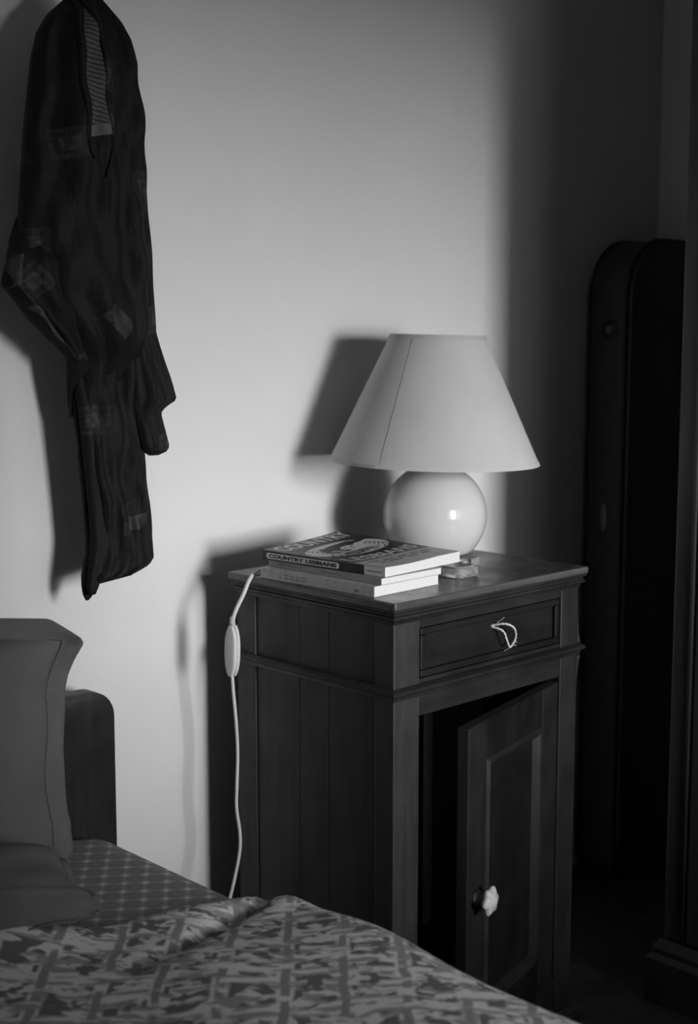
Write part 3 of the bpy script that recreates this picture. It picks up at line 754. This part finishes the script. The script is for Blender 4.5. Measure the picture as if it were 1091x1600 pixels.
# bedspread: a quilted throw lying over the mattress and falling over its right side
def spread_pt(s, v, under=0.0):
    """s: arc length across the bed from its left side, v: 0 at the head edge .. 1 at the foot"""
    y = -.425 - 1.62 * v
    head = .060 - .38 * max(0, s - .63) + .006 * math.sin(9 * s)
    yy = y + head * (1 - v)
    flat = 1.00 - .052                       # width of the flat part
    xe = -.235; R = .060
    x0 = -1.235
    bump_ = (.010 * math.sin(6.0 * s + 9.0 * v) + .006 * math.sin(13 * s - 17 * v + 1) + .004 * math.sin(31 * s + 22 * v))
    # rolled head edge, then a crease
    d = -(y + .425)
    roll = .007 * math.exp(-((d - .045) / .045) ** 2)
    xa = x0 + s * .9916
    crease = -.019 * math.exp(-((yy + .527 - .24 * (xa + .311)) / .013) ** 2) * min(1, max(0, (s - .66) / .16))
    swell = .020 * math.exp(-((d - .23) / .12) ** 2) * max(0, (s - .5)) * 1.6
    ztop = .500 + bump_ * .6 + roll + crease + swell
    ztop += .022 * max(0, min(1, (.75 - s) / .12)) * math.exp(-((d - .03) / .06) ** 2)
    edge_d = max(0, .05 - d) / .05
    ztop -= .018 * edge_d ** 2
    if s < flat:
        x = x0 + s * ((xe - R - x0) / flat); z_ = ztop; nx, nz_ = 0, 1
    elif s < flat + R * PI / 2:
        a = (s - flat) / R; x = xe - R + R * math.sin(a); z_ = ztop - R + R * math.cos(a); nx, nz_ = math.sin(a), math.cos(a)
    else:
        e = s - flat - R * PI / 2; x = xe + .010 * math.sin(20 * y + 1) * min(1, e / .1); z_ = ztop - R - e; nx, nz_ = 1, 0
    return (x - nx * under, yy, max(z_ - nz_ * under, .05))
SL = 1.00 - .052 + .06 * PI / 2 + .26
m = MB(); nu, nv = 110, 120
m.grid(lambda a, b: spread_pt(a * SL, b), nu, nv); o_ = len(m.v)
m.grid(lambda a, b: spread_pt(a * SL, b, .006), nu, nv); s_ = nu + 1
for i in range(nu):
    m.f.append((i, i + 1, o_ + i + 1, o_ + i)); q = nv * s_; m.f.append((q + i, q + i + 1, o_ + q + i + 1, o_ + q + i))
for j in range(nv):
    m.f.append((j * s_, (j + 1) * s_, o_ + (j + 1) * s_, o_ + j * s_)); m.f.append((j * s_ + nu, (j + 1) * s_ + nu, o_ + (j + 1) * s_ + nu, o_ + j * s_ + nu))
sp = m.build('bedspread', 'spread', None, 0, True)
sp['label'] = 'patterned woven bedspread covering the foreground of the bed'; sp['category'] = 'bedspread'

# pillows
def pillow(name, ctr, e1, e2, W, Hh, T, flange, mat, label, seed, floppy=0.0, shear=0.0, group='grey pillows on the bed'):
    ctr, e1, e2 = Vector(ctr), Vector(e1).normalized(), Vector(e2); e2 = (e2 - e1 * e2.dot(e1)).normalized(); en_ = e1.cross(e2)
    t = thing(name, tuple(ctr), label, 'pillow', group)
    rnd = random.Random(seed); ph = [rnd.uniform(0, 6) for _ in range(6)]
    n = 84
    def thick(u, v):
        # u,v in -1..1 of the stuffed part
        if abs(u) >= 1 or abs(v) >= 1: return 0.0
        return T * ((1 - abs(u) ** 3.2) ** .55) * ((1 - abs(v) ** 3.2) ** .55) * (1 + .10 * math.sin(3 * u + ph[0]) * math.sin(2.4 * v + ph[1]))
    def pt(a, b, side):
        U, V = (a * 2 - 1), (b * 2 - 1)
        x = U * (W / 2 + flange); y = V * (Hh / 2 + flange)
        # edges draw in a little between the corners
        x *= 1 - .05 * (1 - V * V) * abs(U); y *= 1 - .035 * (1 - U * U) * abs(V)
        cr = max(0, abs(U) - .82) * max(0, abs(V) - .78); x -= math.copysign(cr * .55, U); y -= math.copysign(cr * .55, V)
        u, v = U * (W / 2 + flange) / (W / 2), V * (Hh / 2 + flange) / (Hh / 2)
        h = side * (thick(u, v) / 2 + .0012)
        rim0 = max(abs(u), abs(v))
        if side > 0: h -= .0028 * math.exp(-((rim0 - 1.0) / .022) ** 2)
        rim = max(abs(u), abs(v))
        wv = .010 * math.sin(9 * u + ph[2]) * math.sin(7 * v + ph[3]) * max(0, rim - .8) * 3
        wr = .0022 * math.sin(9 * u * v + ph[4]) * max(0, rim - .3) + .0022 * math.sin(15 * (u - .6 * v) + ph[5]) * max(0, rim - .4) + .003 * math.exp(-((v + .55 + .12 * u) / .05) ** 2) * (u > -.8)
        # the free upper corner flops over
        fl = floppy * max(0, U - .55) * max(0, V - .35)
        p = ctr + e1 * (x + shear * y) + e2 * (y - fl * .22) + en_ * (h + wv + (wr if side > 0 else 0) + fl * .35)
        return tuple(p)
    m = MB(); m.grid(lambda a, b: pt(a, b, 1), n, n); o_ = len(m.v); m.grid(lambda a, b: pt(a, b, -1), n, n); s_ = n + 1
    for i in range(n):
        m.f.append((i, i + 1, o_ + i + 1, o_ + i)); q = n * s_; m.f.append((q + i, q + i + 1, o_ + q + i + 1, o_ + q + i))
        m.f.append((i * s_, (i + 1) * s_, o_ + (i + 1) * s_, o_ + i * s_)); m.f.append((i * s_ + n, (i + 1) * s_ + n, o_ + (i + 1) * s_ + n, o_ + i * s_ + n))
    m.build('pillowcase', mat, t, 0, True)
    # stitched line between stuffing and flange, its dark tone painting the groove shade
    if flange > .01:
        st_ = MB(); pts = []
        def q_(u, v):
            a = (u * (W / 2) / (W / 2 + flange) + 1) / 2; b = (v * (Hh / 2) / (Hh / 2 + flange) + 1) / 2
            p = Vector(pt(a, b, 1)); return p + en_ * .0012
        N = 40
        for i in range(N): pts.append(q_(-1 + 2 * i / N, -1))
        for i in range(N): pts.append(q_(1, -1 + 2 * i / N))
        for i in range(N): pts.append(q_(1 - 2 * i / N, 1))
        for i in range(N + 1): pts.append(q_(-1, 1 - 2 * i / N))
        st_.tube(pts, .0011, 5).build('stitched_seam', 'stitch_shade', t, 0, True)
    return t
pillow('pillow', (-.708, -.190, .672), (1, -.03, -.025), (0, .26, 1), .60, .33, .095, .032, 'pillow', 'upright grey pillow with flanged edge leaning on the headboard', 3, .5, .13)
pillow('pillow', (-.795, -.328, .545), (1, -.12, -.03), (.02, 1, .30), .64, .16, .105, .008, 'pillow2', 'grey pillow lying flat in front of the upright one', 5)

# ================================================================== HANGING GARMENT
gm = thing('hanging_shirt', (-.272, -.10, .84), 'dark satin patterned shirt hanging from a hook on the wall', 'shirt')
def loft(rows, d, bmax, nrow, nang, folds, seed, bfun=None):
    """tube of cloth: outline rows (z, xl, xr) round a centre distance d from the wall, folds on its front"""
    rnd = random.Random(seed); ph = [rnd.uniform(0, 6.28) for _ in range(8)]
    zs = sorted(r[0] for r in rows); z0, z1 = zs[0], zs[-1]; m = MB()
    for i in range(nrow + 1):
        z_ = z1 + (z0 - z1) * i / nrow; xl, xr = interp_rows(rows, z_); a = max((xr - xl) / 2, .002); cx = (xl + xr) / 2
        bb = min(bmax, a * .62); aa = math.sqrt(max(a * a - (bb * .62) ** 2, (a * .6) ** 2))
        if bfun: bb *= bfun(z_)
        dd = d(z_) if callable(d) else d
        for j in range(nang):
            t = 2 * PI * j / nang; c_, s_2 = math.cos(t), math.sin(t); fo = 0
            if s_2 < 0:
                w_ = min(1, -s_2 * 1.5)
                q = c_ * 3.0 + .25 * math.sin(7 * z_ + ph[4])
                sharp = lambda v: abs(math.sin(v)) - .5                      # creases with narrow valleys
                fo = w_ * bb * folds * (1.0 * sharp(q * .9 + ph[0] + .8 * z_) + .7 * sharp(q * 1.9 + ph[1] - 3 * z_) + .35 * math.sin(q * 5 + ph[2] + 14 * z_) + .30 * math.sin(34 * z_ + 5 * c_ + ph[3]) + .22 * math.sin(61 * z_ - 11 * c_ + ph[5]))
            m.v.append((cx + aa * c_, -dd + bb * s_2 - fo, z_))
    for i in range(nrow):
        for j in range(nang): m.f.append((i * nang + j, i * nang + (j + 1) % nang, (i + 1) * nang + (j + 1) % nang, (i + 1) * nang + j))
    m.f += [tuple(range(nang)), tuple(range(nrow * nang, (nrow + 1) * nang))]
    return m
body = [(1.774, -0.278, -0.265), (1.744, -0.289, -0.248), (1.721, -0.3, -0.238), (1.694, -0.333, -0.21), (1.667, -0.351, -0.194), (1.632, -0.361, -0.183), (1.586, -0.368, -0.18), (1.541, -0.375, -0.175), (1.486, -0.381, -0.17), (1.431, -0.387, -0.167), (1.376, -0.392, -0.165), (1.329, -0.396, -0.162), (1.292, -0.39, -0.163), (1.264, -0.372, -0.166), (1.236, -0.345, -0.172), (1.207, -0.314, -0.177), (1.169, -0.307, -0.188), (1.12, -0.297, -0.203)]
sleeveL = [(1.416, -0.374, -0.345), (1.395, -0.388, -0.335), (1.375, -0.402, -0.33), (1.353, -0.413, -0.32), (1.326, -0.421, -0.311), (1.312, -0.424, -0.309), (1.291, -0.406, -0.303), (1.263, -0.381, -0.297), (1.236, -0.351, -0.289), (1.219, -0.328, -0.283), (1.206, -0.317, -0.281)]
sleeveR = [(1.674, -0.25, -0.196), (1.656, -0.24, -0.182), (1.644, -0.234, -0.182), (1.594, -0.228, -0.179), (1.502, -0.221, -0.17), (1.38, -0.218, -0.164), (1.313, -0.217, -0.16), (1.245, -0.216, -0.157), (1.196, -0.213, -0.141), (1.157, -0.209, -0.127), (1.142, -0.207, -0.121), (1.131, -0.204, -0.14), (1.122, -0.201, -0.148), (1.097, -0.194, -0.141), (1.069, -0.188, -0.133), (1.061, -0.181, -0.139), (1.056, -0.172, -0.154)]
tail = [(1.283, -0.299, -0.19), (1.226, -0.301, -0.177), (1.187, -0.299, -0.173), (1.129, -0.295, -0.174), (1.07, -0.288, -0.17), (1.02, -0.285, -0.167), (0.98, -0.281, -0.161), (0.929, -0.278, -0.157), (0.907, -0.28, -0.154), (0.896, -0.283, -0.152), (0.885, -0.285, -0.161), (0.876, -0.287, -0.186), (0.869, -0.287, -0.227), (0.863, -0.287, -0.26), (0.854, -0.286, -0.265), (0.846, -0.284, -0.268), (0.839, -0.28, -0.275)]
BD, BB = .110, .055
def ss(z_, a, b): t = max(0, min(1, (z_ - a) / (b - a))); return t * t * (3 - 2 * t)
g_body = loft(body, lambda z_: BD - .028 * (1 - ss(z_, 1.12, 1.24)), BB, 110, 72, .26, 1, lambda z_: .28 + .72 * ss(z_, 1.12, 1.27)).build('body', 'garment', gm, 0, True)
g_sl = loft(sleeveL, lambda z_: .118 - .03 * ss(z_, 1.34, 1.416), .030, 50, 44, .30, 2, lambda z_: 1 - .5 * ss(z_, 1.34, 1.416)).build('sleeve', 'garment_sl', gm, 0, True)
g_sr = loft(sleeveR, lambda z_: .112, .034, 110, 44, .30, 4, lambda z_: 1 - .6 * ss(z_, 1.56, 1.674)).build('sleeve', 'garment', gm, 0, True)
g_tail = loft(tail, .092, .030, 110, 60, .36, 6).build('tail', 'garment_tail', gm, 0, True)
# long narrow fold of the front edge down the left of the tail
fold = [(z_, interp_rows(tail, z_)[0] + .001, interp_rows(tail, z_)[0] + w_) for z_, w_ in ((1.22, .05), (1.15, .055), (1.05, .052), (.98, .050), (.93, .042), (.89, .030), (.862, .022), (.850, .014))]
g_fold = loft(fold, lambda z_: .106 - .012 * ss(z_, 1.12, 1.22), .013, 60, 28, .14, 9).build('front_edge', 'garment', gm, 0, True)
from mathutils.bvhtree import BVHTree
_gv = []; _gf = []
for ob in (g_body, g_sl, g_sr, g_tail, g_fold):
    o_ = len(_gv); _gv += [v.co + gm.location for v in ob.data.vertices]; _gf += [tuple(i + o_ for i in p.vertices) for p in ob.data.polygons]
g_tree = BVHTree.FromPolygons(_gv, _gf)
def cloth_y(x, z_, out=.001):
    h = g_tree.ray_cast(Vector((x, -.5, z_)), Vector((0, 1, 0)))[0]
    return (h.y if h else -.12) - out
def patch_on_cloth(name, fn, mat, n1=10, n2=6, out=.0009, zsel=None):
    """a printed or sewn piece lying on the cloth; fn(a,b) -> (x,z)"""
    return MB().grid(lambda a, b: (lambda p: (p[0], cloth_y(p[0], p[1], out), p[1]))(fn(a, b)), n1, n2).build(name, mat, gm, 0, True)
# striped lining showing in the neck opening, with its plain band and the two lapels beside it
strip = [(1.696, -0.296, -0.293), (1.674, -0.304, -0.286), (1.639, -0.308, -0.281), (1.604, -0.31, -0.278), (1.57, -0.308, -0.274), (1.534, -0.306, -0.271), (1.524, -0.304, -0.272)]
def strip_pt(z0, z1):
    def fn(a, b):
        z_ = z0 + (z1 - z0) * b; xl, xr = interp_rows(strip, z_); return (xl + (xr - xl) * a, z_ + .006 * (a - .5))
    return fn
patch_on_cloth('striped_lining', strip_pt(1.5385, 1.700), 'stripes', 8, 30, .0025)
patch_on_cloth('lining_band', strip_pt(1.523, 1.5383), 'band', 8, 4, .0027)
for side in (0, 1):
    pts = []; rad = []
    for i in range(26):
        f_ = i / 25; z_ = 1.735 - (.245 if side == 0 else .27) * f_; xl, xr = interp_rows(strip, z_)
        if z_ < 1.524: xl += (1.524 - z_) * .30; xr -= (1.524 - z_) * .25
        x = (xl - .004) if side == 0 else (xr + .004)
        pts.append((x, cloth_y(x, z_, .002), z_)); rad.append(.0012 + .0048 * math.sin(PI * min(1, f_ * 1.0)) ** .7)
    MB().tube(pts, rad, 8).build('lapel', 'garment', gm, 0, True)
# pale printed hem of the left sleeve and its cuff end
def line_patch(p, q, w0):
    p, q = Vector(p), Vector(q); n = Vector((-(q - p).y, (q - p).x)).normalized()
    return lambda a, b: tuple(p.lerp(q, a) + n * w0 * (b - .5) * (1 - .5 * a) + n * .0015 * math.sin(6 * a))
patch_on_cloth('sleeve_hem', line_patch((-.388, 1.283), (-.334, 1.232), .0075), 'hempale', 14, 3, .0014)
patch_on_cloth('cuff', lambda a, b: (-.4165 + .013 * a + .004 * b + .002 * math.sin(8 * b), 1.306 + .042 * b + .008 * a), 'hempale', 8, 10, .0012)
# printed ornaments: a tilted square on the chest, a band and a row of squares near the tail hem
patch_on_cloth('printed_band', lambda a, b: (-.236 + .056 * a, .937 + .022 * b + .012 * a), 'bandprint', 16, 4)
for i in range(3):
    zz = .968 + .004 * i; x0_ = -.236 + .019 * i
    q = MB(); pts = [(x0_, zz), (x0_ + .013, zz + .003), (x0_ + .013, zz + .015), (x0_, zz + .012), (x0_, zz)]
    q.tube([(x, cloth_y(x, z_, .0004), z_) for x, z_ in pts], .0007, 5); q.build('printed_square', 'squareprint', gm)
c0 = Vector((-.262, 1.262)); d1 = Vector((.019, -.018)); d2 = Vector((.009, .010))
patch_on_cloth('printed_square', lambda a, b: tuple(c0 + d1 * (a * 2 - 1) + d2 * (b * 2 - 1)), 'squareprint', 10, 6)
# hook on the wall
hk = thing('wall_hook', (-.27, -.001, 1.77), 'metal wall hook above the hanging shirt', 'hook')
MB().lathe([(.018, 0), (.018, .004), (.014, .006)], 0, 0, 20).build('plate', 'metal', hk, 0, 'auto', xf=Matrix.Translation(Vector((-.27, -.001, 1.79))) @ Matrix.Rotation(PI / 2, 4, 'X'))
MB().tube(catmull([(-.27, -.005, 1.79), (-.27, -.05, 1.787), (-.27, -.085, 1.782), (-.27, -.11, 1.783), (-.27, -.125, 1.80)], 5), .004, 8).build('arm', 'metal', hk, 0, True)

# ================================================================== INSTRUMENT CASE in the dark corner
KX0, KX1, KY0, KY1, KZ1 = 1.090, 1.366, -.128, -.010, 1.447
case = thing('instrument_case', ((KX0 + KX1) / 2, (KY0 + KY1) / 2, 0), 'dark rounded instrument case standing in the shadowed corner', 'case')
def case_outline(ins):
    out = []; r = .125
    x0, x1, z0, z1 = KX0 + ins, KX1 - ins, .004 + ins, KZ1 - ins
    for cx, cz, a, rr in ((x1 - .035, z1 - .035, 0, .035), (x0 + r, z1 - r, 90, r), (x0 + .05, z0 + .05, 180, .05), (x1 - .05, z0 + .05, 270, .05)):
        for i in range(11): t = math.radians(a + 90 * i / 10); out.append((cx + rr * math.cos(t), cz + rr * math.sin(t)))
    return out
MB().prism(case_outline(.0), lambda p, q, t: (p, t, q), KY0 + .012, KY1 - .012).build('shell', 'case_side', case, 0, 'auto')
MB().prism(case_outline(.004), lambda p, q, t: (p, t, q), KY0, KY0 + .0118).build('lid', 'case', case, .003, 'auto')
MB().prism(case_outline(.004), lambda p, q, t: (p, t, q), KY1 - .0118, KY1).build('back_lid', 'case', case, .003, 'auto')
for yy in (KY0 + .012, KY1 - .012):
    ol = case_outline(-.001); MB().tube([(p, yy, q) for p, q in ol] + [(ol[0][0], yy, ol[0][1])], .004, 6).build('piping', 'case_edge', case, 0, True)
# round catch and oval handle plate on the side
def on_side(rad, dep, y, z_): return MB().lathe([(rad, 0), (rad, dep * .6), (rad * .8, dep)], 0, 0, 24), Matrix.Translation(Vector((KX0, y, z_))) @ Matrix.Rotation(-PI / 2, 4, 'Y')
m, x_ = on_side(.022, .004, -.077, 1.252); m.build('catch', 'case_edge', case, 0, 'auto', xf=x_)
m, x_ = on_side(.009, .009, -.077, 1.252); m.build('catch_button', 'metal', case, 0, 'auto', xf=x_)
pl = []
for i in range(24): t = 2 * PI * i / 24; pl.append((-.072 + .008 * math.cos(t), .838 + .033 * math.sin(t)))
MB().prism(pl, lambda p, q, t: (t, p, q), KX0 - .004, KX0).build('latch', 'metal', case, .001, 'auto')

# ================================================================== WARDROBE at the right
GX0, GX1, GY0, GY1, GZ1 = .698, 1.368, -1.58, -.505, 2.25
wr = thing('wardrobe', ((GX0 + GX1) / 2, (GY0 + GY1) / 2, 0), 'tall dark wooden wardrobe at the right edge, in shadow', 'wardrobe')
MB().box(GX0 + .022, GX1, GY0, GY1, .12, GZ1).build('body', 'wardrobe_dk', wr, .003)
def gmould(name, prof, mat):
    m = MB(); n = len(prof); v = []
    for d, z_ in prof: v += [(GX1, GY1 + d, z_), (GX0 - d, GY1 + d, z_), (GX0 - d, GY0 - d, z_), (GX1, GY0 - d, z_)]
    f = []
    for i in range(n):
        j = (i + 1) % n
        for k_ in range(3): f.append((i * 4 + k_, i * 4 + k_ + 1, j * 4 + k_ + 1, j * 4 + k_))
    f += [tuple(i * 4 for i in range(n)), tuple(i * 4 + 3 for i in range(n))]
    return m.add(v, f).build(name, mat, wr)
gmould('plinth', [(-.05, 0), (.022, 0), (.022, .085), (.014, .095), (.014, .105), (.004, .1195), (-.05, .1195)], 'wardrobe')
gmould('cornice', [(-.05, GZ1 + .0005), (.006, GZ1 + .0005), (.03, GZ1 + .03), (.045, GZ1 + .05), (.045, GZ1 + .07), (-.05, GZ1 + .07)], 'wardrobe')
# corner stiles with a bead, two doors on the front (facing the bed)
for y0_, y1_ in ((GY1 - .045, GY1), (GY0, GY0 + .045)):
    s_1 = MB().box(GX0 + .002, GX0 + .0215, y0_, y1_, .121, GZ1 - .001).build('corner_stile', 'wardrobe', wr, .004)
    MB().tube([(GX0 + .003, y0_ + .006 if y0_ > -1 else y1_ - .006, .14), (GX0 + .003, y0_ + .006 if y0_ > -1 else y1_ - .006, GZ1 - .03)], .005, 8).build('bead', 'wardrobe', s_1, 0, True)
mid = (GY0 + GY1) / 2
for (a, b, ks) in ((GY0 + .048, mid - .0015, 1), (mid + .0015, GY1 - .048, 0)):
    d_ = MB().box(GX0 + .008, GX0 + .016, a + .05, b - .05, .18, GZ1 - .06).build('door', 'wardrobe_dk', wr)
    for q0_, q1_ in ((a, a + .055), (b - .055, b)): MB().box(GX0, GX0 + .0215, q0_, q1_, .125, GZ1 - .004).build('stile', 'wardrobe', d_, .003)
    for q0_, q1_ in ((.125, .20), (GZ1 - .08, GZ1 - .004), (1.08, 1.15)): MB().box(GX0 + .001, GX0 + .021, a + .0552, b - .0552, q0_, q1_).build('door_rail', 'wardrobe', d_, .002)
    yk = b - .027 if ks else a + .027
    MB().lathe([(.007, 0), (.007, .008), (.013, .014), (.014, .022), (.009, .028)], 0, 0, 20).build('knob', 'metal', d_, 0, 'auto', xf=Matrix.Translation(Vector((GX0, yk, 1.05))) @ Matrix.Rotation(-PI / 2, 4, 'Y'))
